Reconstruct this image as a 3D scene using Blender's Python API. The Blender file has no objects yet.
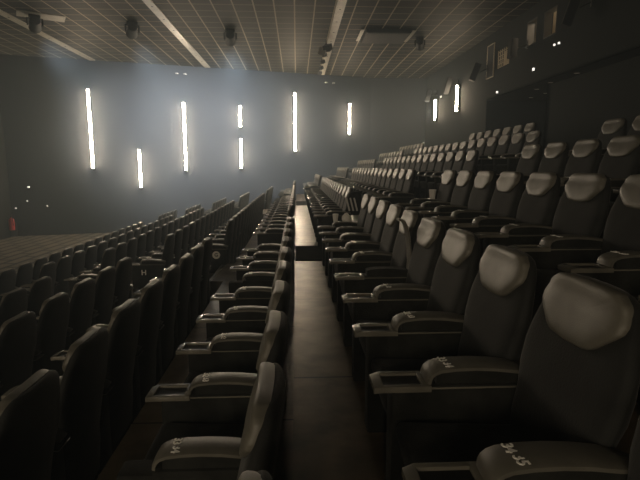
import bpy, bmesh, math, random
from mathutils import Vector, Matrix
random.seed(7)
C = bpy.context.scene.collection
SC = bpy.context.scene
PI = math.pi

# ------------------------------------------------------------------ camera, world, exposure, lights
cd = bpy.data.cameras.new('camera'); cam = bpy.data.objects.new('camera', cd); C.objects.link(cam)
cd.sensor_width = 36; cd.lens = 481 / 640 * 36; cd.clip_start = .02; cd.clip_end = 200
CAM = Vector((0, 0, 1.45)); YAW = math.radians(2.75); PITCH = math.radians(8.7)
cam.location = CAM; cam.rotation_euler = (PI / 2 - PITCH, 0, -YAW)
SC.camera = cam
SC.view_settings.view_transform = 'Standard'; SC.view_settings.look = 'None'
SC.view_settings.exposure = 0.0; SC.view_settings.gamma = 1; SC.view_settings.use_curve_mapping = False
w = bpy.data.worlds.new('world'); SC.world = w; w.use_nodes = True
w.node_tree.nodes['Background'].inputs[0].default_value = (0, 0, 0, 1)
w.node_tree.nodes['Background'].inputs[1].default_value = 0
TUBE = 125.0          # emission strength of the wall tubes
ADDED_SPOT_W = 4200         # watt of each cool spot lamp added at the moving heads
HAZE = .0105
# thin blue grey haze filling the hall air
_vo = w.node_tree.nodes.new('ShaderNodeVolumeScatter'); _vo.inputs['Density'].default_value = HAZE
_vo.inputs['Color'].default_value = (.70, .86, 1, 1); _vo.inputs['Anisotropy'].default_value = .35
w.node_tree.links.new(_vo.outputs[0], w.node_tree.nodes['World Output'].inputs['Volume'])
SC.cycles.volume_bounces = 0
SC.cycles.max_bounces = 8
SC.cycles.sample_clamp_indirect = 4

def lamp(name, kind, loc, energy, color, target=None, **kw):
    l = bpy.data.lights.new(name, kind); l.energy = energy; l.color = color
    for k, v in kw.items(): setattr(l, k, v)
    o = bpy.data.objects.new(name, l); C.objects.link(o); o.location = loc
    if target is not None:
        o.rotation_euler = (Vector(target) - Vector(loc)).to_track_quat('-Z', 'Y').to_euler()
    return o

# ------------------------------------------------------------------ materials
def mat(name, col, rough=.6, metal=0, emit=None, es=0, bump=None, noise=None, sheen=0, spec=.5):
    m = bpy.data.materials.new(name); m.use_nodes = True; nt = m.node_tree; b = nt.nodes['Principled BSDF']
    b.inputs['Base Color'].default_value = (*col, 1); b.inputs['Roughness'].default_value = rough
    b.inputs['Metallic'].default_value = metal; b.inputs['Specular IOR Level'].default_value = spec
    if sheen: b.inputs['Sheen Weight'].default_value = sheen; b.inputs['Sheen Roughness'].default_value = .4
    if emit: b.inputs['Emission Color'].default_value = (*emit, 1); b.inputs['Emission Strength'].default_value = es
    tc = nt.nodes.new('ShaderNodeTexCoord')
    if noise:
        sc, c2, lo, hi = noise
        n = nt.nodes.new('ShaderNodeTexNoise'); n.inputs['Scale'].default_value = sc; n.inputs['Detail'].default_value = 5
        nt.links.new(tc.outputs['Object'], n.inputs['Vector'])
        mr = nt.nodes.new('ShaderNodeMapRange'); mr.inputs[1].default_value = lo; mr.inputs[2].default_value = hi
        nt.links.new(n.outputs['Fac'], mr.inputs[0])
        mx = nt.nodes.new('ShaderNodeMix'); mx.data_type = 'RGBA'
        mx.inputs[6].default_value = (*col, 1); mx.inputs[7].default_value = (*c2, 1)
        nt.links.new(mr.outputs[0], mx.inputs[0]); nt.links.new(mx.outputs[2], b.inputs['Base Color'])
    if bump:
        bs, st = bump
        n = nt.nodes.new('ShaderNodeTexNoise'); n.inputs['Scale'].default_value = bs; n.inputs['Detail'].default_value = 6
        nt.links.new(tc.outputs['Object'], n.inputs['Vector'])
        bp = nt.nodes.new('ShaderNodeBump'); bp.inputs['Strength'].default_value = st; bp.inputs['Distance'].default_value = .01
        nt.links.new(n.outputs['Fac'], bp.inputs['Height']); nt.links.new(bp.outputs[0], b.inputs['Normal'])
    return m

M = {}
M['fabric'] = mat('charcoal_velvet', (.016, .0165, .015), .9, noise=(7, (.030, .031, .028), .4, .65), sheen=.08, bump=(120, .3), spec=.1)
M['shell'] = mat('seat_back_cloth', (.013, .0135, .013), .8, noise=(6, (.020, .021, .020), .4, .65), sheen=.1, bump=(150, .2), spec=.2)
M['leather'] = mat('taupe_leather', (.125, .118, .098), .45, noise=(14, (.105, .099, .081), .4, .65), bump=(260, .12), spec=.4)
M['tray'] = mat('taupe_tray_plastic', (.17, .16, .13), .24, spec=.8)
M['inlay'] = mat('black_inlay', (.003, .003, .003), .5)
M['digits'] = mat('silver_digits', (.95, .93, .88), .4)
M['base'] = mat('dark_seat_base', (.009, .009, .009), .8, spec=.2)
M['riser'] = mat('dark_riser_carpet', (.009, .009, .008), .95, noise=(30, (.015, .014, .013), .4, .7), spec=.1)
M['steel'] = mat('nosing_metal', (.55, .53, .47), .3, metal=.9)
M['white'] = mat('white_paint', (.70, .68, .62), .5)
M['paper'] = mat('white_paper', (.85, .83, .78), .7)
M['stripe'] = mat('white_stripe_cloth', (.6, .6, .58), .8)
M['black'] = mat('matte_black', (.007, .007, .007), .6, bump=(60, .1), spec=.3)
M['dgrey'] = mat('speaker_grey', (.035, .034, .031), .6)
M['mesh'] = mat('speaker_cloth', (.03, .029, .026), .9, spec=.1)
M['beige'] = mat('port_beige', (.50, .44, .33), .7)
M['red'] = mat('red_paint', (.40, .015, .012), .45)
M['tube'] = mat('tube_diffuser', (.9, .85, .75), .5, emit=(1.0, .83, .60), es=TUBE)
M['led'] = mat('small_light', (.9, .9, .9), .5, emit=(1, .97, .9), es=1.3)
M['wallfar'] = mat('grey_acoustic_wall', (.044, .047, .052), .9, noise=(.35, (.036, .038, .043), .35, .65), bump=(90, .15), spec=.1)
M['walldark'] = mat('dark_acoustic_wall', (.016, .017, .015), .9, noise=(.5, (.013, .014, .0125), .35, .65), bump=(90, .15), spec=.1)
M['soffit'] = mat('alcove_black', (.006, .006, .006), .8, spec=.2)
M['strip'] = mat('ceiling_channel', (.34, .32, .26), .4, noise=(3, (.28, .26, .215), .4, .6))

def floor_mat():
    m = bpy.data.materials.new('tan_walkway_vinyl'); m.use_nodes = True; nt = m.node_tree; b = nt.nodes['Principled BSDF']
    tc = nt.nodes.new('ShaderNodeTexCoord')
    n = nt.nodes.new('ShaderNodeTexNoise'); n.inputs['Scale'].default_value = 3.5; n.inputs['Detail'].default_value = 8
    nt.links.new(tc.outputs['Object'], n.inputs['Vector'])
    cr = nt.nodes.new('ShaderNodeValToRGB'); cr.color_ramp.elements[0].position = .35; cr.color_ramp.elements[1].position = .68
    cr.color_ramp.elements[0].color = (.10, .075, .046, 1); cr.color_ramp.elements[1].color = (.24, .185, .115, 1)
    nt.links.new(n.outputs['Fac'], cr.inputs[0])
    # seams across the walkway every 2.0 m
    sx = nt.nodes.new('ShaderNodeSeparateXYZ'); nt.links.new(tc.outputs['Object'], sx.inputs[0])
    a = nt.nodes.new('ShaderNodeMath'); a.operation = 'ADD'; a.inputs[1].default_value = 40 - 5.15; nt.links.new(sx.outputs[1], a.inputs[0])
    md = nt.nodes.new('ShaderNodeMath'); md.operation = 'MODULO'; md.inputs[1].default_value = 2.0; nt.links.new(a.outputs[0], md.inputs[0])
    lt = nt.nodes.new('ShaderNodeMath'); lt.operation = 'LESS_THAN'; lt.inputs[1].default_value = .018; nt.links.new(md.outputs[0], lt.inputs[0])
    mx = nt.nodes.new('ShaderNodeMix'); mx.data_type = 'RGBA'; mx.inputs[7].default_value = (.022, .018, .013, 1)
    nt.links.new(lt.outputs[0], mx.inputs[0]); nt.links.new(cr.outputs[0], mx.inputs[6]); nt.links.new(mx.outputs[2], b.inputs['Base Color'])
    b.inputs['Roughness'].default_value = .36; b.inputs['Specular IOR Level'].default_value = .5
    bp = nt.nodes.new('ShaderNodeBump'); bp.inputs['Strength'].default_value = .35; bp.inputs['Distance'].default_value = .006
    n2 = nt.nodes.new('ShaderNodeTexNoise'); n2.inputs['Scale'].default_value = 14; n2.inputs['Detail'].default_value = 5
    nt.links.new(tc.outputs['Object'], n2.inputs['Vector']); nt.links.new(n2.outputs['Fac'], bp.inputs['Height']); nt.links.new(bp.outputs[0], b.inputs['Normal'])
    return m
M['walk'] = floor_mat()

def carpet_mat():
    m = bpy.data.materials.new('scalloped_carpet'); m.use_nodes = True; nt = m.node_tree; b = nt.nodes['Principled BSDF']
    tc = nt.nodes.new('ShaderNodeTexCoord')
    mp = nt.nodes.new('ShaderNodeMapping'); mp.inputs['Rotation'].default_value = (0, 0, PI / 2); nt.links.new(tc.outputs['Object'], mp.inputs[0])
    v = nt.nodes.new('ShaderNodeTexBrick'); v.inputs['Scale'].default_value = 1.0
    v.inputs['Brick Width'].default_value = 1.2; v.inputs['Row Height'].default_value = .45; v.inputs['Mortar Size'].default_value = .12
    v.inputs['Mortar Smooth'].default_value = .9
    v.inputs['Color1'].default_value = (.11, .095, .072, 1); v.inputs['Color2'].default_value = (.14, .12, .09, 1); v.inputs['Mortar'].default_value = (.012, .011, .009, 1)
    nt.links.new(mp.outputs[0], v.inputs['Vector']); nt.links.new(v.outputs['Color'], b.inputs['Base Color'])
    b.inputs['Roughness'].default_value = .95; b.inputs['Specular IOR Level'].default_value = .1
    return m
M['carpet'] = carpet_mat()

def ceil_mat():
    m = bpy.data.materials.new('tiled_ceiling'); m.use_nodes = True; nt = m.node_tree; b = nt.nodes['Principled BSDF']
    tc = nt.nodes.new('ShaderNodeTexCoord'); sx = nt.nodes.new('ShaderNodeSeparateXYZ'); nt.links.new(tc.outputs['Object'], sx.inputs[0])
    def lines(out, per, wid, off):
        a = nt.nodes.new('ShaderNodeMath'); a.operation = 'ADD'; a.inputs[1].default_value = 60 * per + off; nt.links.new(out, a.inputs[0])
        md = nt.nodes.new('ShaderNodeMath'); md.operation = 'MODULO'; md.inputs[1].default_value = per; nt.links.new(a.outputs[0], md.inputs[0])
        lt = nt.nodes.new('ShaderNodeMath'); lt.operation = 'LESS_THAN'; lt.inputs[1].default_value = wid; nt.links.new(md.outputs[0], lt.inputs[0])
        return lt.outputs[0]
    lx = lines(sx.outputs[0], .6, .042, 0.05); ly = lines(sx.outputs[1], .6, .055, 0)
    n = nt.nodes.new('ShaderNodeTexNoise'); n.inputs['Scale'].default_value = 1.2; n.inputs['Detail'].default_value = 3
    nt.links.new(tc.outputs['Object'], n.inputs['Vector'])
    cr = nt.nodes.new('ShaderNodeValToRGB'); cr.color_ramp.elements[0].position = .35; cr.color_ramp.elements[1].position = .65
    cr.color_ramp.elements[0].color = (.007, .0063, .0045, 1); cr.color_ramp.elements[1].color = (.012, .0107, .008, 1)
    nt.links.new(n.outputs['Fac'], cr.inputs[0])
    m1 = nt.nodes.new('ShaderNodeMix'); m1.data_type = 'RGBA'; m1.inputs[7].default_value = (.14, .126, .09, 1)
    nt.links.new(ly, m1.inputs[0]); nt.links.new(cr.outputs[0], m1.inputs[6])
    m2 = nt.nodes.new('ShaderNodeMix'); m2.data_type = 'RGBA'; m2.inputs[7].default_value = (.30, .27, .20, 1)
    nt.links.new(lx, m2.inputs[0]); nt.links.new(m1.outputs[2], m2.inputs[6]); nt.links.new(m2.outputs[2], b.inputs['Base Color'])
    b.inputs['Roughness'].default_value = .62; b.inputs['Specular IOR Level'].default_value = .06
    return m
M['ceil'] = ceil_mat()

# ------------------------------------------------------------------ mesh helpers
def box(bm, x0, x1, y0, y1, z0, z1, T=None):
    vs = [bm.verts.new(Vector(p) if T is None else T @ Vector(p)) for p in
          ((x0, y0, z0), (x1, y0, z0), (x1, y1, z0), (x0, y1, z0), (x0, y0, z1), (x1, y0, z1), (x1, y1, z1), (x0, y1, z1))]
    for f in ((3, 2, 1, 0), (4, 5, 6, 7), (0, 1, 5, 4), (1, 2, 6, 5), (2, 3, 7, 6), (3, 0, 4, 7)):
        bm.faces.new([vs[i] for i in f])
    return vs

def rbox(bm, x0, x1, y0, y1, z0, z1, r=.02, seg=3, T=None):
    t = bmesh.new(); box(t, x0, x1, y0, y1, z0, z1)
    bmesh.ops.bevel(t, geom=list(t.edges), offset=r, segments=seg, affect='EDGES', profile=.6, clamp_overlap=True)
    if T is not None: bmesh.ops.transform(t, matrix=T, verts=t.verts)
    me = bpy.data.meshes.new('tmp'); t.to_mesh(me); t.free(); bm.from_mesh(me); bpy.data.meshes.remove(me)

def cyl(bm, p, q, r, r2=None, n=20):
    p = Vector(p); q = Vector(q); d = q - p
    T = Matrix.Translation((p + q) / 2) @ d.to_track_quat('Z', 'Y').to_matrix().to_4x4()
    bmesh.ops.create_cone(bm, cap_ends=True, segments=n, radius1=r, radius2=r if r2 is None else r2, depth=d.length, matrix=T)

def loft(bm, rings, cap=True):
    R = [[bm.verts.new(p) for p in r] for r in rings]
    n = len(R[0])
    for a, b in zip(R, R[1:]):
        for i in range(n): bm.faces.new((a[i], a[(i + 1) % n], b[(i + 1) % n], b[i]))
    if cap:
        bm.faces.new(R[0][::-1]); bm.faces.new(R[-1])

def obj(name, bm, m, parent=None, smooth=None, loc=(0, 0, 0)):
    bmesh.ops.recalc_face_normals(bm, faces=bm.faces)
    me = bpy.data.meshes.new(name); bm.to_mesh(me); bm.free(); me.materials.append(M[m] if isinstance(m, str) else m)
    if smooth is not None:
        me.shade_smooth()
        me.set_sharp_from_angle(angle=math.radians(smooth))
    o = bpy.data.objects.new(name, me); C.objects.link(o); o.parent = parent; o.location = loc
    return o

def tag(o, label=None, cat=None, group=None, kind=None):
    if label: o['label'] = label
    if cat: o['category'] = cat
    if group: o['group'] = group
    if kind: o['kind'] = kind
    return o

def thing(name, label, cat, loc=(0, 0, 0), rot=(0, 0, 0), group=None):
    o = bpy.data.objects.new(name, None); o.empty_display_size = .1; C.objects.link(o)
    o.location = loc; o.rotation_euler = rot
    return tag(o, label, cat, group)

def struct(name, bm, m, label=None):
    return tag(obj(name, bm, m), label, None, None, 'structure')

# ------------------------------------------------------------------ hall layout
ZR = [0, .33, .68, 1.03, 1.40]                 # floors of the rows right of the walkway
ZL = [-.31, -.59, -.86, -1.12, -1.38, -1.63]   # floors of the rows left of it
XR = [-.03 + 1.14 * k for k in range(6)]       # riser in front of each right row's walkway
PL = 1.12
CEIL = 6.12; UX = 7.0; SOF = 3.85
YN = -6.0; XS = -12.6
def wallY(x): return 26.5 - .283 * (4 - x) if x < 4 else 26.5
A1 = (7.35, 8.7); A2 = (18.1, 20.15)

def slab(name, x0, x1, z0, z1, m, ya=YN):
    bm = bmesh.new()
    vs = [bm.verts.new(p) for p in ((x0, ya, z0), (x1, ya, z0), (x1, wallY(x1), z0), (x0, wallY(x0), z0),
                                    (x0, ya, z1), (x1, ya, z1), (x1, wallY(x1), z1), (x0, wallY(x0), z1))]
    for f in ((3, 2, 1, 0), (4, 5, 6, 7), (0, 1, 5, 4), (1, 2, 6, 5), (2, 3, 7, 6), (3, 0, 4, 7)): bm.faces.new([vs[i] for i in f])
    return struct(name, bm, m)
ZB = -2.0
slab('floor_walkway', XR[0], XR[1], ZB, ZR[0], 'walk')
for k in range(1, 4): slab('floor_terrace', XR[k], XR[k + 1], ZB, ZR[k], 'walk')
slab('floor_terrace', XR[4], UX, ZB, ZR[4], 'walk')
for j in range(6):
    x1 = -.03 - PL * j; x0 = -.03 - PL * (j + 1)
    if j < 5: slab('floor_terrace', x0, x1, ZB, ZL[j], 'walk')
bm = bmesh.new(); x1 = -.03 - PL * 5
vs = [bm.verts.new(p) for p in ((XS, YN, -1.63), (x1, YN, -1.63), (x1, wallY(x1), -1.63), (XS, wallY(XS), -1.63), (XS, YN, ZB), (x1, YN, ZB), (x1, wallY(x1), ZB), (XS, wallY(XS), ZB))]
for f in ((3, 2, 1, 0), (4, 5, 6, 7), (0, 1, 5, 4), (1, 2, 6, 5), (2, 3, 7, 6), (3, 0, 4, 7)): bm.faces.new([vs[i] for i in f])
struct('floor_front', bm, 'carpet')
# dark cross aisle panels let into the walkway
for k, (a, b) in enumerate((A1, A2)):
    bm = bmesh.new(); box(bm, XR[0] - .0, XR[1], a, b, 0, .012)
    struct('floor_cross_aisle', bm, 'riser')

# walls
def wall_poly(name, pts, z0, z1, m, th, nrm):
    """vertical wall through plan points, thickness pushed along nrm"""
    bm = bmesh.new(); n = Vector((*nrm, 0)) * th
    A = [Vector((x, y, z0)) for x, y in pts]; h = Vector((0, 0, z1 - z0))
    for p, q in zip(A, A[1:]):
        vs = [bm.verts.new(v) for v in (p, q, q + n, p + n, p + h, q + h, q + n + h, p + n + h)]
        for f in ((3, 2, 1, 0), (4, 5, 6, 7), (0, 1, 5, 4), (1, 2, 6, 5), (2, 3, 7, 6), (3, 0, 4, 7)): bm.faces.new([vs[i] for i in f])
    return struct(name, bm, m)
wall_poly('wall_far', [(XS, wallY(XS)), (4, 26.5), (UX, 26.5)], ZB, CEIL, 'wallfar', .2, (0, 1))
wall_poly('wall_front', [(XS, YN), (XS, wallY(XS))], ZB, CEIL, 'walldark', .2, (-1, 0))
wall_poly('wall_near', [(XS, YN), (UX + 1, YN)], ZB, CEIL, 'walldark', .2, (0, -1))
YA, YB, WX = 14.55, 17.95, 7.5     # entrance alcove
# back wall: upper band with two projection ports, full height part beyond the alcove, lower recessed part
def wall_holes(name, x, y0, y1, z0, z1, holes, m):
    bm = bmesh.new(); ys = sorted({y0, y1, *[h[0] for h in holes], *[h[1] for h in holes]}); zs = sorted({z0, z1, *[h[2] for h in holes], *[h[3] for h in holes]})
    for a, b in zip(ys, ys[1:]):
        for c, d in zip(zs, zs[1:]):
            if not any(h[0] <= a and b <= h[1] and h[2] <= c and d <= h[3] for h in holes): box(bm, x, x + .25, a, b, c, d)
    bmesh.ops.remove_doubles(bm, verts=bm.verts, dist=1e-4)
    return struct(name, bm, m)
PORTS = [(14.42, 15.02, 5.02, 5.74), (13.32, 14.0, 5.0, 5.72)]
GR = (16.2, 17.2, 4.80, 5.40)
wall_holes('wall_back_upper', UX, YN, YB, SOF, CEIL, PORTS + [GR], 'walldark')
bm = bmesh.new(); box(bm, UX, UX + .25, YB, 26.7, ZB, CEIL); struct('wall_back_side', bm, 'walldark')
bm = bmesh.new(); box(bm, WX, WX + .2, YN, YA, 1.40, SOF); struct('wall_back_lower', bm, 'walldark')
bm = bmesh.new(); box(bm, WX, 10, YA - .2, YA, 1.40, SOF); box(bm, UX + .25, 10, YB, YB + .2, 1.40, SOF); box(bm, 10, 10.2, YA, YB, 1.40, SOF)
struct('wall_alcove', bm, 'soffit')
bm = bmesh.new(); box(bm, UX, WX, YN, YA, SOF - .001, SOF + .05); box(bm, UX, 10.2, YA, YB, SOF - .001, SOF + .05); struct('ceiling_soffit', bm, 'soffit')
bm = bmesh.new(); box(bm, UX, WX + .2, YN, YA, ZB, ZR[4]); box(bm, UX, 10.2, YA, YB, ZB, ZR[4]); struct('floor_back', bm, 'riser')
bm = bmesh.new(); box(bm, XS - .2, UX + .25, YN - .2, 26.9, CEIL, CEIL + .2); struct('ceiling', bm, 'ceil')
# projection booth room behind the ports (dim lit box)
bm = bmesh.new(); box(bm, 9.2, 9.3, 12.4, 18.2, 4.6, 6.1); box(bm, UX + .25, 9.3, 12.3, 12.4, 4.6, 6.1); box(bm, UX + .25, 9.3, 18.2, 18.3, 4.6, 6.1)
box(bm, UX + .25, 9.3, 12.3, 18.3, 4.5, 4.6); box(bm, UX + .25, 9.3, 12.3, 18.3, 6.1, 6.2); struct('wall_booth', bm, 'beige')
lamp('booth_lamp', 'POINT', (8.0, 14.0, 5.95), 60, (1, .82, .6), shadow_soft_size=.1)
for i, (a, b, c, d) in enumerate(PORTS):
    bm = bmesh.new()
    for q in ((a, a + .03, c, d), (b - .03, b, c, d), (a + .03, b - .03, c, c + .03), (a + .03, b - .03, d - .03, d)): box(bm, UX - .01, UX + .2, *q)
    struct('window_%d' % (i + 1), bm, 'dgrey')
# grille port
t = thing('ventilation_grille', 'tan lattice grille set in the upper back wall between dark speaker and frame', 'grille', (UX, 0, 0))
bm = bmesh.new()
for i in range(7): y = GR[0] + .03 + i * .155; box(bm, .03, .05, y, y + .02, GR[2], GR[3])
for i in range(5): z = GR[2] + .02 + i * .13; box(bm, .05, .07, GR[0], GR[1], z, z + .02)
obj('lattice', bm, 'beige', t)
t = thing('wall_frame', 'thin pale rectangular frame outlined on the upper back wall', 'frame', (UX, 0, 0))
bm = bmesh.new()
for q in ((17.42, 17.45, 4.62, 5.75), (18.03, 18.06, 4.62, 5.75), (17.42, 18.06, 4.60, 4.63), (17.42, 18.06, 5.73, 5.76)): box(bm, -.03, 0, *q)
obj('border', bm, 'beige', t)
bm = bmesh.new(); box(bm, -.015, 0, 17.45, 18.03, 4.63, 5.73); obj('panel', bm, 'black', t)
# door in the alcove
t = thing('door_1', None, None, (10, 16.2, 1.4)); t['kind'] = 'structure'
bm = bmesh.new(); rbox(bm, -.05, 0, -.5, .5, 0, 2.1, .01); obj('door_leaf', bm, 'black', t)
bm = bmesh.new(); cyl(bm, (-.1, -.4, 1.0), (-.1, -.4, 1.2), .012); box(bm, -.1, -.05, -.41, -.39, 1.02, 1.04); box(bm, -.1, -.05, -.41, -.39, 1.16, 1.18); obj('door_handle', bm, 'steel', t)

# ------------------------------------------------------------------ wall tubes
TUBES = [((-9.24, 22.60, 1.38), 4.82, 'tall bright vertical tube light nearest the left end of the far wall'),
         ((-7.32, 23.15, .49), 2.21, 'short low vertical tube light between the two leftmost tall tubes'),
         ((-5.32, 23.72, 1.28), 4.42, 'tall bright vertical tube light second from the left on the far wall'),
         ((-2.76, 24.44, 3.37), 4.38, 'short upper tube light of the stacked pair on the far wall'),
         ((-2.76, 24.44, 1.37), 2.79, 'short lower tube light of the stacked pair on the far wall'),
         ((-.08, 25.20, 2.23), 5.12, 'tall bright vertical tube light at the far end of the central walkway'),
         ((2.79, 26.0, 3.13), 4.70, 'medium vertical tube light alone on the right part of the far wall'),
         ((6.9, 24.16, 3.72), 4.69, 'short tube light farther along the back wall under the small speaker'),
         ((6.9, 20.9, 3.79), 4.84, 'short tube light nearer on the back wall beside the small speaker')]
def tube(loc, h, ang, label):
    t = thing('tube_light', label, 'light', loc, (0, 0, ang), 'vertical tube lights on the walls')
    bm = bmesh.new(); rbox(bm, -.05, .05, -.02, .09, -.03, h + .03, .01, 2); obj('housing', bm, 'black', t)
    bm = bmesh.new(); cyl(bm, (0, -.045, 0), (0, -.045, h), .052, n=16); obj('diffuser', bm, 'tube', t, 40)
    bm = bmesh.new(); rbox(bm, -.06, .06, -.11, .09, h, h + .05, .01, 2); rbox(bm, -.06, .06, -.11, .09, -.05, 0, .01, 2); obj('end_cap', bm, 'black', t)
for i, (p, z1, lb) in enumerate(TUBES):
    ang = math.atan(.283) if i < 7 and i != 6 else (math.atan(.283) if i == 6 else -PI / 2)
    tube(p, z1 - p[2], ang, lb)
for i, (x, z0, z1) in enumerate(((-9, 1.3, 3.5), (-6.2, .6, 2.0), (-3.5, 1.3, 3.3), (-.9, 2.6, 3.6))):  # unseen tubes added to brighten the near headrests and console sides
    tube((x, YN + .1, z0), z1 - z0, PI, ['nearest', 'second', 'third', 'fourth'][i] + ' added unseen tube light on the wall behind the camera, counted from the screen')

# ------------------------------------------------------------------ ceiling channels and fixtures
for k, (x, lb) in enumerate(((1.33, 'pale ceiling channel running above the central walkway'), (-4.2, 'pale ceiling channel crossing the middle left part of the ceiling'),
                             (-9.0, 'pale ceiling channel nearest the screen side at far left'))):
    t = thing('ceiling_channel', lb, 'ceiling light', (x, 0, CEIL), (0, 0, 0), 'long pale channels in the ceiling')
    y1 = wallY(x) - .1
    bm = bmesh.new(); box(bm, -.13, .13, YN + .1, y1, -.035, 0); obj('channel', bm, 'strip', t)
    bm = bmesh.new()
    y = YN + 1.2
    while y < y1 - .5: cyl(bm, (0, y, -.04), (0, y, -.03), .035, n=12); y += 1.25
    tag(obj('holes', bm, 'black', t), None, None, None, 'stuff')

def moving_head(loc, rz, label, plate=False, s=1.0):
    t = thing('stage_spotlight', label, 'spotlight', loc, (0, 0, rz)); t.scale = (s, s, s)
    bm = bmesh.new(); rbox(bm, -.17, .17, -.14, .14, -.12, 0, .02); obj('mounting_base', bm, 'black', t)
    bm = bmesh.new(); rbox(bm, -.24, -.19, -.05, .05, -.34, -.10, .015); rbox(bm, .19, .24, -.05, .05, -.34, -.10, .015); rbox(bm, -.24, .24, -.05, .05, -.14, -.10, .015); obj('yoke', bm, 'black', t)
    d = Vector((0, .95, -.3)).normalized(); c = Vector((0, 0, -.28))
    bm = bmesh.new(); cyl(bm, c - d * .2, c + d * .1, .15, .17, 24); cyl(bm, c + d * .1, c + d * .24, .17, .19, 24); obj('lamp_head', bm, 'black', t, 40)
    bm = bmesh.new(); cyl(bm, c + d * .235, c + d * .25, .14, .14, 24); obj('lens', bm, 'dgrey', t, 40)
    if plate:
        bm = bmesh.new(); box(bm, -.5, .9, -.35, .35, -.02, 0); obj('ceiling_plate', bm, 'strip', t)
    return t
moving_head((-8.14, 16.3, CEIL), .5, 'dark spotlight on a pale ceiling plate at the upper left corner', True, .95)
moving_head((-5.35, 16.9, CEIL), .4, 'dark spotlight on the ceiling left of the middle channel', False, .95)
moving_head((-2.27, 17.7, CEIL), .1, 'dark spotlight on the ceiling right of the middle channel', False, .95)
moving_head((4.57, 18.4, CEIL), -.3, 'dark spotlight on the ceiling right of the dark cassette', False, .8)
# cool spot lamps added at three of these fixtures, tinting far wall and haze
for hx, hy, tx, tz in ((-8.14, 16.5, -7.0, 2.8), (-5.35, 17.1, -4.5, 2.6), (-2.27, 17.9, -1.0, 3.0), (-2.1, 17.9, -5, 3.4)):
    lamp('added_cool_spot', 'SPOT', (hx, hy + .25, CEIL - .75), ADDED_SPOT_W, (.86, .93, 1.0), (tx, wallY(tx), tz), spot_size=math.radians(70), spot_blend=1, shadow_soft_size=.45)

def track_spot(y, lb, s=1.0, flap=False):
    t = thing('track_spot', lb, 'spotlight', (1.12, y, CEIL - .035), (0, 0, -.5), 'small spots beside the channel over the walkway'); t.scale = (s, s, s)
    bm = bmesh.new(); cyl(bm, (0, 0, 0), (0, 0, -.22), .018, n=10); obj('stem', bm, 'black', t)
    bm = bmesh.new(); rbox(bm, -.13, .13, -.16, .16, -.42, -.2, .02, 2, Matrix.Rotation(.5, 4, 'X')); obj('lamp_box', bm, 'black', t)
    bm = bmesh.new(); box(bm, -.12, .12, -.165, -.155, -.40, -.22, Matrix.Rotation(.5, 4, 'X')); obj('lamp_glass', bm, 'dgrey', t)
    if flap:
        bm = bmesh.new(); box(bm, -.2, .1, .02, .04, -.58, -.3, Matrix.Rotation(.3, 4, 'Y')); obj('barn_door', bm, 'strip', t)
track_spot(18.6, 'largest small box spot with a pale flap, beside the channel over the walkway', 1.0, True)
for y, a in ((20.3, 'second'), (21.6, 'third'), (22.9, 'fourth'), (24.2, 'last')):
    track_spot(y, a + ' small box spot going away along the channel over the walkway', .6)
# dark ceiling cassette
t = thing('ceiling_cassette', 'wide dark rectangular cassette with pale end flaps on the ceiling', 'air conditioner', (3.2, 18.0, CEIL))
bm = bmesh.new(); rbox(bm, -.78, .78, -.75, .75, -.14, 0, .02); obj('cassette_body', bm, 'black', t)
bm = bmesh.new(); box(bm, -.7, .7, -.68, .68, -.15, -.139); obj('intake_grille', bm, 'black', t)
for s in (-1, 1):
    bm = bmesh.new(); box(bm, s * .9 - .06, s * .9 + .06, -.75, .75, -.06, -.04, Matrix.Rotation(0, 4, 'Y')); obj('end_flap', bm, 'strip', t)
# soffit downlights
for i, (x, y) in enumerate(((7.25, 12.6), (7.3, 14.0), (7.5, 15.2), (8.2, 16.0), (8.2, 17.0))):
    t = thing('soffit_downlight', ['nearest', 'second', 'third', 'fourth', 'farthest'][i] + ' round unlit downlight under the back wall soffit', 'downlight', (x, y, SOF), (0, 0, 0), 'downlights under the soffit')
    bm = bmesh.new(); cyl(bm, (0, 0, 0), (0, 0, -.02), .09, n=20); obj('trim_ring', bm, 'dgrey', t)
    bm = bmesh.new(); cyl(bm, (0, 0, -.018), (0, 0, -.026), .065, n=20); obj('lens', bm, 'white', t)

# ------------------------------------------------------------------ speakers on the back wall
def speaker(loc, rz, tilt, label, s=(.3, .34, .55)):
    t = thing('wall_speaker', label, 'speaker', loc, (0, 0, rz), 'speakers on the back wall')
    a, b, c = s
    T = Matrix.Translation((-.42, 0, 0)) @ Matrix.Rotation(tilt, 4, 'Y')
    bm = bmesh.new()
    rings = []
    for zz, k in ((-c / 2, 1), (c / 2, 1)):
        rings.append([T @ Vector(p) for p in ((-a / 2, -b / 2, zz), (a / 2, -b * .32, zz), (a / 2, b * .32, zz), (-a / 2, b / 2, zz))])
    loft(bm, rings); bmesh.ops.bevel(bm, geom=list(bm.edges), offset=.012, segments=2, affect='EDGES'); obj('cabinet', bm, 'black', t)
    bm = bmesh.new(); box(bm, -a / 2 - .012, -a / 2 + .002, -b / 2 + .02, b / 2 - .02, -c / 2 + .02, c / 2 - .02, T); obj('speaker_grille', bm, 'mesh', t)
    bm = bmesh.new(); cyl(bm, (-.28, 0, .0), (0, 0, .12), .02, n=10); rbox(bm, -.03, 0, -.09, .09, 0, .24, .008, 2); obj('wall_bracket', bm, 'black', t)
speaker((7, 24.4, 4.93), -.25, .25, 'small wall speaker farthest along the back wall, above the farther tube', (.2, .4, .6))
speaker((7, 21.25, 4.90), -.25, .25, 'wall speaker above the nearer tube light on the back wall', (.2, .42, .7))
speaker((7, 18.05, 4.87), -.25, .35, 'dark wall speaker just beyond the pale outlined frame', (.22, .34, .62))
speaker((7, 14.95, 4.98), -.1, .05, 'bulky dark speaker between the grille and the projection windows', (.2, .36, .55))
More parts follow.
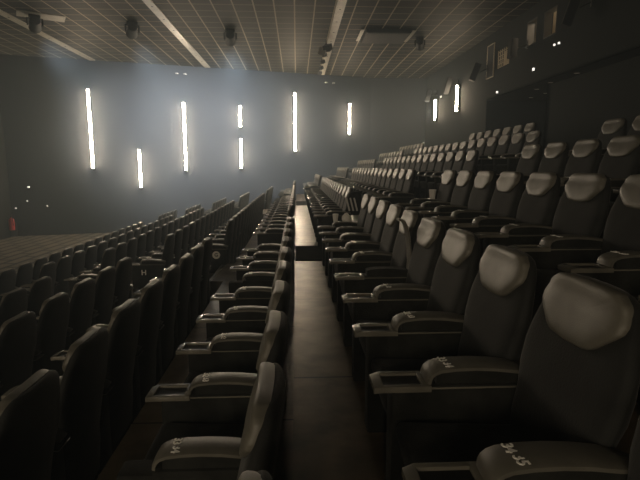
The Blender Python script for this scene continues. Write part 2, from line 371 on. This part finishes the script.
speaker((7, 11.75, 5.18), -.35, .28, 'largest tilted speaker nearest on the back wall, right of both windows', (.2, .42, .85))

# small lights and marks
def led(loc, label, sx=.05, sy=.05, sz=.07, m='led'):
    sx, sy, sz = sx * .7, sy * .7, sz * .7
    t = thing('small_wall_light', label, 'light', loc)
    bm = bmesh.new(); rbox(bm, -sx - .015, sx + .015, -sy - .015, sy + .015, -sz - .015, -sz + .01, .005, 1); obj('backing', bm, 'black', t)
    bm = bmesh.new(); rbox(bm, -sx, sx, -sy, sy, -sz, sz, .01, 2); obj('lamp_lens', bm, m, t)
led((6.94, 23.57, 4.75), 'tiny white light between the two back wall tubes', .03, .07, .07)
led((6.94, 16.9, 3.98), 'tiny light low on the back wall just above the alcove opening', .03, .06, .06)
led((6.94, 14.35, 4.25), 'tiny light halfway up the back wall beneath the first window', .03, .05, .07)
led((6.94, 13.25, 4.67), 'left one of the twin tiny lights under the second window', .03, .035, .05)
led((6.94, 13.02, 4.66), 'right one of the twin tiny lights under the second window', .03, .035, .05)
led((-11.75, 21.80, .55), 'brightest tiny white light low on the far left wall', .06, .03, .05)
led((-11.86, 21.78, -.06), 'faint tiny light below the brightest one at far left', .03, .03, .03)
led((-12.3, 21.65, -.36), 'tiny light nearest the left corner above the red extinguisher', .035, .03, .035)
led((-11.12, 22.0, -.30), 'tiny faint light farthest right of the left corner cluster', .03, .03, .03)
for p, lb in (((-5.55, 23.62, 5.74), 'tiny pale fitting left of the pair above the second tall tube'), ((-5.2, 23.72, 5.73), 'tiny pale fitting right of the pair above the second tall tube'),
              ((1.55, 25.7, 5.74), 'tiny pale fitting left of the pair at the far end of the walkway channel'), ((1.95, 25.8, 5.73), 'tiny pale fitting right of the pair at the far end of the walkway channel')):
    t = thing('wall_fitting', lb, 'fitting', p)
    bm = bmesh.new(); rbox(bm, -.06, .06, -.04, .12, -.012, .012, .005, 2); obj('plate', bm, 'white', t)
    bm = bmesh.new(); cyl(bm, (0, -.03, 0), (0, -.03, -.06), .02, n=10); obj('sensor', bm, 'dgrey', t)
t = thing('fire_extinguisher', 'red fire extinguisher in the far left corner', 'fire extinguisher', (-12.42, 21.45, -1.3))
bm = bmesh.new(); cyl(bm, (0, 0, 0), (0, 0, .45), .11, n=20); cyl(bm, (0, 0, .45), (0, 0, .55), .11, .035, 20); obj('cylinder', bm, 'red', t, 40)
bm = bmesh.new(); cyl(bm, (0, 0, .54), (0, 0, .6), .03, n=12); box(bm, -.02, .12, -.015, .015, .6, .62); obj('valve', bm, 'black', t)
bm = bmesh.new(); cyl(bm, (.09, -.08, .56), (.13, -.1, .2), .015, n=8); obj('hose', bm, 'black', t)
bm = bmesh.new(); box(bm, -.13, .13, .1, .14, -.3, .3); obj('wall_bracket', bm, 'black', t)

# ------------------------------------------------------------------ seats
def interp(tab, z):
    for (a, va), (b, vb) in zip(tab, tab[1:]):
        if z <= b: return [p + (q - p) * (z - a) / (b - a) for p, q in zip(va, vb)]
    return list(tab[-1][1])
#        z      centre x, half width, half thickness
BACK = [(.10, (.55, .225, .045)), (.30, (.555, .24, .055)), (.50, (.575, .25, .065)), (.64, (.60, .255, .062)), (.70, (.612, .285, .058)), (.80, (.632, .290, .054)), (.86, (.645, .278, .050)),
        (.93, (.662, .258, .045)), (.98, (.675, .242, .040)), (1.02, (.686, .222, .034)), (1.05, (.694, .190, .024)), (1.064, (.697, .150, .010))]
def mk_back():
    bm = bmesh.new(); rings = []
    zs = [.10, .14, .2, .3, .4, .5, .6, .7, .78, .84, .89, .93, .96, .99, 1.01, 1.03, 1.045, 1.055, 1.062, 1.064]
    for z in zs:
        cx, hw, ht = interp(BACK, z); r = []
        for i in range(28):
            a = 2 * PI * i / 28; c, s = math.cos(a), math.sin(a)
            y = hw * math.copysign(abs(s) ** .55, s); x = ht * math.copysign(abs(c) ** .7, c)
            r.append((cx + x + (-.02 * (y / hw) ** 2 * (1 if z > .3 else 0)), y, z))
        rings.append(r)
    loft(bm, rings); return bm
HEADO = [(-.15, 1.072), (.15, 1.072), (.205, 1.04), (.228, .985), (.222, .955), (.12, .872), (0, .862), (-.12, .872), (-.222, .955), (-.228, .985), (-.205, 1.04)]
def mk_head():
    P = HEADO
    for _ in range(2):
        Q = []
        for i in range(len(P)):
            a, b = P[i], P[(i + 1) % len(P)]
            Q += [(a[0] * .86 + b[0] * .14, a[1] * .86 + b[1] * .14), (a[0] * .5 + b[0] * .5, a[1] * .5 + b[1] * .5), (a[0] * .14 + b[0] * .86, a[1] * .14 + b[1] * .86)]
        P = Q
    def front(y, z, off):
        cx, hw, ht = interp(BACK, min(z, 1.02)); hw = .25
        q = min(1, abs(y) / hw) ** (1 / .55); c = max(0, 1 - q * q) ** .5
        return (cx - ht * c ** .7 - .02 * (y / hw) ** 2 - off, y, z)
    bm = bmesh.new(); rings = []
    for k, off in ((.95, -.03), (.99, -.008), (1.0, .008), (.98, .018), (.92, .024), (.78, .028), (.6, .030), (.4, .030), (.2, .030), (.03, .030)):
        rings.append([front(y * k, .968 + (z - .968) * k, off) for y, z in P])
    loft(bm, rings); return bm
def mk_cushion():
    bm = bmesh.new(); rbox(bm, .05, .56, -.245, .245, .30, .455, .045, 4)
    for v in bm.verts:
        if v.co.z > .4: v.co.z += .015 * math.cos(v.co.y / .245 * PI / 2) - .02 * max(0, (v.co.x - .2)) / .3
        if v.co.x < .15 and v.co.z < .36: v.co.x += .02
    return bm
def mk_base():
    bm = bmesh.new(); rbox(bm, .14, .56, -.22, .22, 0, .31, .012, 2); return bm
def mk_console():
    bm = bmesh.new()
    rbox(bm, .045, .60, -.056, .056, 0, .566, .014, 2)
    rbox(bm, .19, .632, -.064, .064, .562, .584, .004, 2)
    # dark padding under the arm pad
    n = 12; rings = []
    for i in range(n + 1):
        x = .225 + (.61 - .225) * i / n; z = ztop(x) - .014
        rings.append([(x, -.048, .585), (x, .048, .585), (x, .048, z), (x, -.048, z)])
    loft(bm, rings); return bm
def ztop(x):
    pts = [(.185, .590), (.188, .608), (.196, .625), (.212, .639), (.24, .650), (.30, .657), (.38, .659), (.46, .655), (.54, .645), (.60, .633), (.635, .622)]
    for (a, za), (b, zb) in zip(pts, pts[1:]):
        if x <= b: return za + (zb - za) * (x - a) / (b - a)
    return pts[-1][1]
def mk_pad():
    pts = [(.185, .590), (.188, .608), (.196, .625), (.212, .639), (.24, .650), (.30, .657), (.38, .659), (.46, .655), (.54, .645), (.60, .633), (.635, .622)]
    bm = bmesh.new(); rings = []
    for i, (x, z) in enumerate(pts):
        a = pts[max(0, i - 1)]; b = pts[min(len(pts) - 1, i + 1)]
        t = Vector((b[0] - a[0], 0, b[1] - a[1])).normalized(); n = Vector((-t.z, 0, t.x)); p = Vector((x, 0, z)); w = .062 if i < 9 else .062 - .012 * (i - 8)
        th = .016
        rings.append([p + n * -th + Vector((0, -w, 0)), p + n * -.004 + Vector((0, -w, 0)), p + Vector((0, -w + .008, 0)), p + n * .003, p + Vector((0, w - .008, 0)), p + n * -.004 + Vector((0, w, 0)), p + n * -th + Vector((0, w, 0))])
    loft(bm, rings); return bm
def mk_tray():
    bm = bmesh.new()
    # outline with rounded front corners, well cut out as a frame of boxes
    def slabp(x0, x1, y0, y1, z0, z1): rbox(bm, x0, x1, y0, y1, z0, z1, .004, 2)
    slabp(-.03, .010, -.076, .076, .562, .588)
    slabp(.166, .20, -.076, .076, .562, .588); rbox(bm, .19, .634, -.070, .070, .570, .578, .003, 1)
    slabp(.004, .172, -.076, -.052, .562, .588); slabp(.004, .172, .052, .076, .562, .588)
    for v in bm.verts:
        if v.co.x < -.01: v.co.y *= .88; v.co.z -= .007
    return bm
def mk_inlay():
    bm = bmesh.new(); box(bm, .006, .17, -.055, .055, .560, .576); return bm

proto = {}
def build_proto():
    for nm, f, m, sm in (('base', mk_base, 'base', None), ('cushion', mk_cushion, 'fabric', 60), ('backrest', mk_back, 'shell', 60), ('headrest', mk_head, 'leather', 50),
                         ('console', mk_console, 'fabric', 40), ('armrest_pad', mk_pad, 'leather', 50), ('tray', mk_tray, 'tray', 40), ('tray_inlay', mk_inlay, 'inlay', None)):
        bm = f(); bmesh.ops.recalc_face_normals(bm, faces=bm.faces)
        me = bpy.data.meshes.new(nm); bm.to_mesh(me); bm.free(); me.materials.append(M[m])
        if sm: me.shade_smooth(); me.set_sharp_from_angle(angle=math.radians(sm))
        proto[nm] = me
build_proto()
def text_mesh(body, size, ext, m, name='digits', spacing=1.0):
    cu = bpy.data.curves.new('tmp_text', 'FONT'); cu.body = body; cu.size = size; cu.extrude = ext; cu.align_x = 'CENTER'; cu.align_y = 'CENTER'
    cu.offset = size * .02; cu.space_character = spacing; cu.resolution_u = 2
    to = bpy.data.objects.new('tmp_text', cu); C.objects.link(to)
    bpy.context.view_layer.update()
    me = bpy.data.meshes.new_from_object(to.evaluated_get(bpy.context.evaluated_depsgraph_get()))
    me.name = name; bpy.data.objects.remove(to); bpy.data.curves.remove(cu); me.materials.clear(); me.materials.append(M[m]); return me
_num = {}
def num_mesh(n):
    if n not in _num: _num[n] = text_mesh('%d' % n, .048, .0012, 'digits', 'seat_number')
    return _num[n]

def add(name, parent, loc=(0, 0, 0)):
    o = bpy.data.objects.new(name, proto[name]); C.objects.link(o); o.parent = parent; o.location = loc; return o
def console(root, side, number=None, tray=True, raised=False, full=True):
    c = add('console', root, (0, side * .315, 0))
    pad = add('armrest_pad', c)
    if tray:
        add('tray', c)
        if full: add('tray_inlay', c)
    if raised:
        pad.location = (.66, -.0, .72); pad.rotation_euler = (0, 1.42, 0)
        v = Vector((-.635, 0, -.622)); pad.location = Vector((.57, 0, .60)) + Matrix.Rotation(1.42, 3, 'Y') @ v
    if number is not None:
        for q, dy, dx in ((number, .029, -.004), (number + 1, -.029, .004)):
            t = bpy.data.objects.new('seat_number', num_mesh(q)); C.objects.link(t); t.parent = c
            R = Matrix(((0, 1, 0), (-1, 0, 0), (0, 0, 1))).to_4x4()      # read from the seat, top towards the backrest
            p = Vector((.272 + dx, dy, .6565))
            t.location = p; t.rotation_euler = R.to_euler()
            if raised: t.matrix_basis = Matrix.Translation(pad.location) @ Matrix.Rotation(1.42, 4, 'Y') @ Matrix.Translation(p) @ R
    return c

ORD = ['zeroth', 'first', 'second', 'third', 'fourth', 'fifth', 'sixth', 'seventh', 'eighth', 'ninth', 'tenth', 'eleventh', 'twelfth', 'thirteenth', 'fourteenth', 'fifteenth', 'sixteenth']
S = .63
def to_cam(P):
    d = Vector(P) - CAM; R = cam.rotation_euler.to_matrix(); q = R.transposed() @ d
    return q
def in_view(x, y, z):
    for dx in (0, .35, .7):
        for dy in (-.38, 0, .33):
            for dz in (.1, .6, 1.06):
                q = to_cam((x + dx, y + dy, z + dz))
                if q.z < -.15 and abs(481 * q.x / -q.z) < 335 and abs(481 * q.y / -q.z) < 255: return True
    return False
nseats = 0
def row(x0, z, off, rowname, grp, number0, blocks, headlabel):
    global nseats
    for bi, (ys, where) in enumerate(blocks):
        for i, y in enumerate(ys):
            if not in_view(x0, y, z): continue
            if bi == 0: lb = '%s, %s before the nearer cross aisle, %s' % (headlabel, ORD[len(ys) - i], rowname)
            elif bi == 1: lb = '%s, %s beyond the nearer cross aisle, %s' % (headlabel, ORD[i + 1], rowname)
            else: lb = '%s, %s beyond the farther cross aisle, %s' % (headlabel, ORD[i + 1], rowname)
            t = thing('cinema_seat', lb, 'seat', (x0, y, z), (0, 0, 0), grp)
            near = y < 10; full = y < 14
            add('base', t); add('cushion', t); add('backrest', t); add('headrest', t)
            n = number0 - int(round((y - 1.6) / S))
            sp = grp.startswith('first row right') and abs(y - .315 - 3.77) < .2
            nt_ = grp.startswith('first row left') and (abs(y - .315 - 1.80) < .2 or abs(y - .315 - 4.95) < .2)
            console(t, -1, n if near else None, tray=not nt_, raised=sp, full=full)
            if i == len(ys) - 1: console(t, 1, n - 1 if near else None, full=full)
            nseats += 1
def far_ys(start, x):
    out = []; y = start
    while y + .45 < wallY(x): out.append(y); y += S
    return out
names = ['first', 'second', 'third', 'fourth', 'fifth', 'sixth']
for k in range(5):
    x0 = .33 + 1.145 * k; z = ZR[k]
    near = [1.525 + .64 * i for i in range(-1, 9)]
    mid = [8.93 + S * i for i in range(15)]; far = far_ys(20.35, x0)
    if k == 4: near = []; mid = [11.45 + S * i for i in range(7)]
    if k == 4: far = [21.4 + S * i for i in range(8)]; far = [y for y in far if y + .45 < 26.5]
    nm = names[k] + ' row right'
    grp = nm + ' of the walkway'
    bl = [(near, ''), (mid, ''), (far, '')]
    if k == 4: bl = [([], ''), (mid, ''), (far, '')]
    row(x0, z, 0, nm, grp + ' seats', 34, bl, 'taupe headrest cinema seat')
for j in range(6):
    x0 = -.76 - PL * j; z = ZL[j]
    near = [1.49 + S * i for i in range(-1, 9)]
    if j == 0: near = [2.12 + S * i for i in range(-2, 8)]
    mid = [8.93 + S * i for i in range(15)]; far = far_ys(20.35, x0)
    nm = names[j] + ' row left'
    row(x0, z, 0, nm, nm + ' of the walkway seats', 34, [(near, ''), (mid, ''), (far, '')], 'dark-backed cinema seat')
print('SEATS', nseats)

# row letters on the aisle side of the middle blocks
def letter(ch, loc, lb, disc):
    t = thing('row_letter_plate', lb, 'row letter', loc)
    bm = bmesh.new()
    if disc: cyl(bm, (0, 0, 0), (0, -.006, 0), .07, n=24)
    else: rbox(bm, -.06, .06, -.006, 0, -.06, .06, .002, 1)
    obj('plate', bm, 'white' if disc else 'base', t)
    me = text_mesh(ch, .13, .001, 'black' if disc else 'digits', 'letter')
    o = bpy.data.objects.new('letter', me); C.objects.link(o); o.parent = t; o.location = (0, -.0075, 0); o.rotation_euler = (PI / 2, 0, 0)
    if disc: o.scale = (.7, .7, .7)
letter('G', (-1.45, 8.93 - .315 - .059, ZL[1] + .47), 'round white row letter plate G on the second left row end panel', True)
letter('H', (-2.74, 8.93 - .315 - .059, ZL[2] + .43), 'square row letter H on the third left row end panel', False)

# ------------------------------------------------------------------ aisle steps
def astep(x0, x1, z0, z1, a, b, lb, nose_x):
    t = thing('aisle_step', lb, 'step', (0, 0, 0), (0, 0, 0), 'steps of the cross aisles')
    bm = bmesh.new(); box(bm, x0, x1, a, b, z0, z1); obj('tread', bm, 'walk', t)
    bm = bmesh.new(); box(bm, nose_x - .02, nose_x + .02, a, b, z1 - .004, z1 + .012); obj('nosing', bm, 'steel', t)
for (a, b), an in ((A1, 'nearer'), (A2, 'farther')):
    for j in range(5):
        x = -.03 - PL * (j + 1); zt = ZL[j]; zb = ZL[j + 1]
        astep(x - .2, x, zb, zt, a, b, 'landing edge below the %s left row in the %s cross aisle' % (names[j], an), x - .2)
        astep(x - .5, x - .2, zb, (zt + zb) / 2, a, b, 'half-height step below the %s left row in the %s cross aisle' % (names[j], an), x - .5)
    for k in range(1, 5):
        x = XR[k]; zb = ZR[k - 1]; zt = ZR[k]
        astep(x - .32, x, zb, (zt + zb) / 2, a, b, 'half-height step up to the %s right row in the %s cross aisle' % (names[k], an), x - .32)

# ------------------------------------------------------------------ things left on the seats
zt = .675
t = thing('paper_cup', 'white paper cup on the tray of the first right row aisle armrest', 'cup', (.56, 6.96, .655))
bm = bmesh.new(); cyl(bm, (0, 0, 0), (0, 0, .1), .03, .042, 20); obj('cup_body', bm, 'paper', t, 40)
bm = bmesh.new(); cyl(bm, (0, 0, .1), (0, 0, .112), .045, .043, 20); obj('lid', bm, 'paper', t, 40)
t = thing('paper_bag', 'crumpled white paper bag on the first right row aisle armrest', 'bag', (.72, 6.96, .652))
bm = bmesh.new(); rings = []
for z, r in ((0, .05), (.03, .062), (.07, .055), (.10, .035), (.12, .022), (.13, .01)):
    rings.append([(r * 1.2 * math.cos(2 * PI * i / 14) * (1 + .12 * math.sin(i * 5 + z * 40)), r * .8 * math.sin(2 * PI * i / 14) * (1 + .1 * math.cos(i * 3 + z * 60)), z) for i in range(14)])
loft(bm, rings); obj('bag_body', bm, 'paper', t, 30)
t = thing('popcorn_cup', 'pale paper cup on the second right row aisle armrest', 'cup', (1.98, 6.96, .33 + .645))
bm = bmesh.new(); cyl(bm, (0, 0, 0), (0, 0, .13), .036, .052, 20); obj('cup_body', bm, 'paper', t, 40)
bm = bmesh.new(); cyl(bm, (0, 0, .13), (0, 0, .142), .055, .05, 20); obj('lid', bm, 'paper', t, 40)
t = thing('striped_jacket', 'dark jacket with three white stripes hung over the aisle end backrest', 'jacket', (1.03, 8.66, .60))
bm = bmesh.new(); rings = []
for z, h in ((-.02, .10), (.1, .13), (.25, .14), (.36, .11), (.40, .06)):
    rings.append([(h * math.cos(2 * PI * i / 16) * 1.0 + .05 * z, .045 * math.sin(2 * PI * i / 16) * (1 + .2 * math.sin(i * 3)), z) for i in range(16)])
loft(bm, rings); obj('cloth_body', bm, 'base', t, 50)
for q in (-.07, 0, .07):
    bm = bmesh.new(); box(bm, -.014, .014, -.062, -.044, .06, .3, Matrix.Translation((q, 0, 0)) @ Matrix.Rotation(-.25, 4, 'Y')); obj('white_stripe', bm, 'stripe', t)
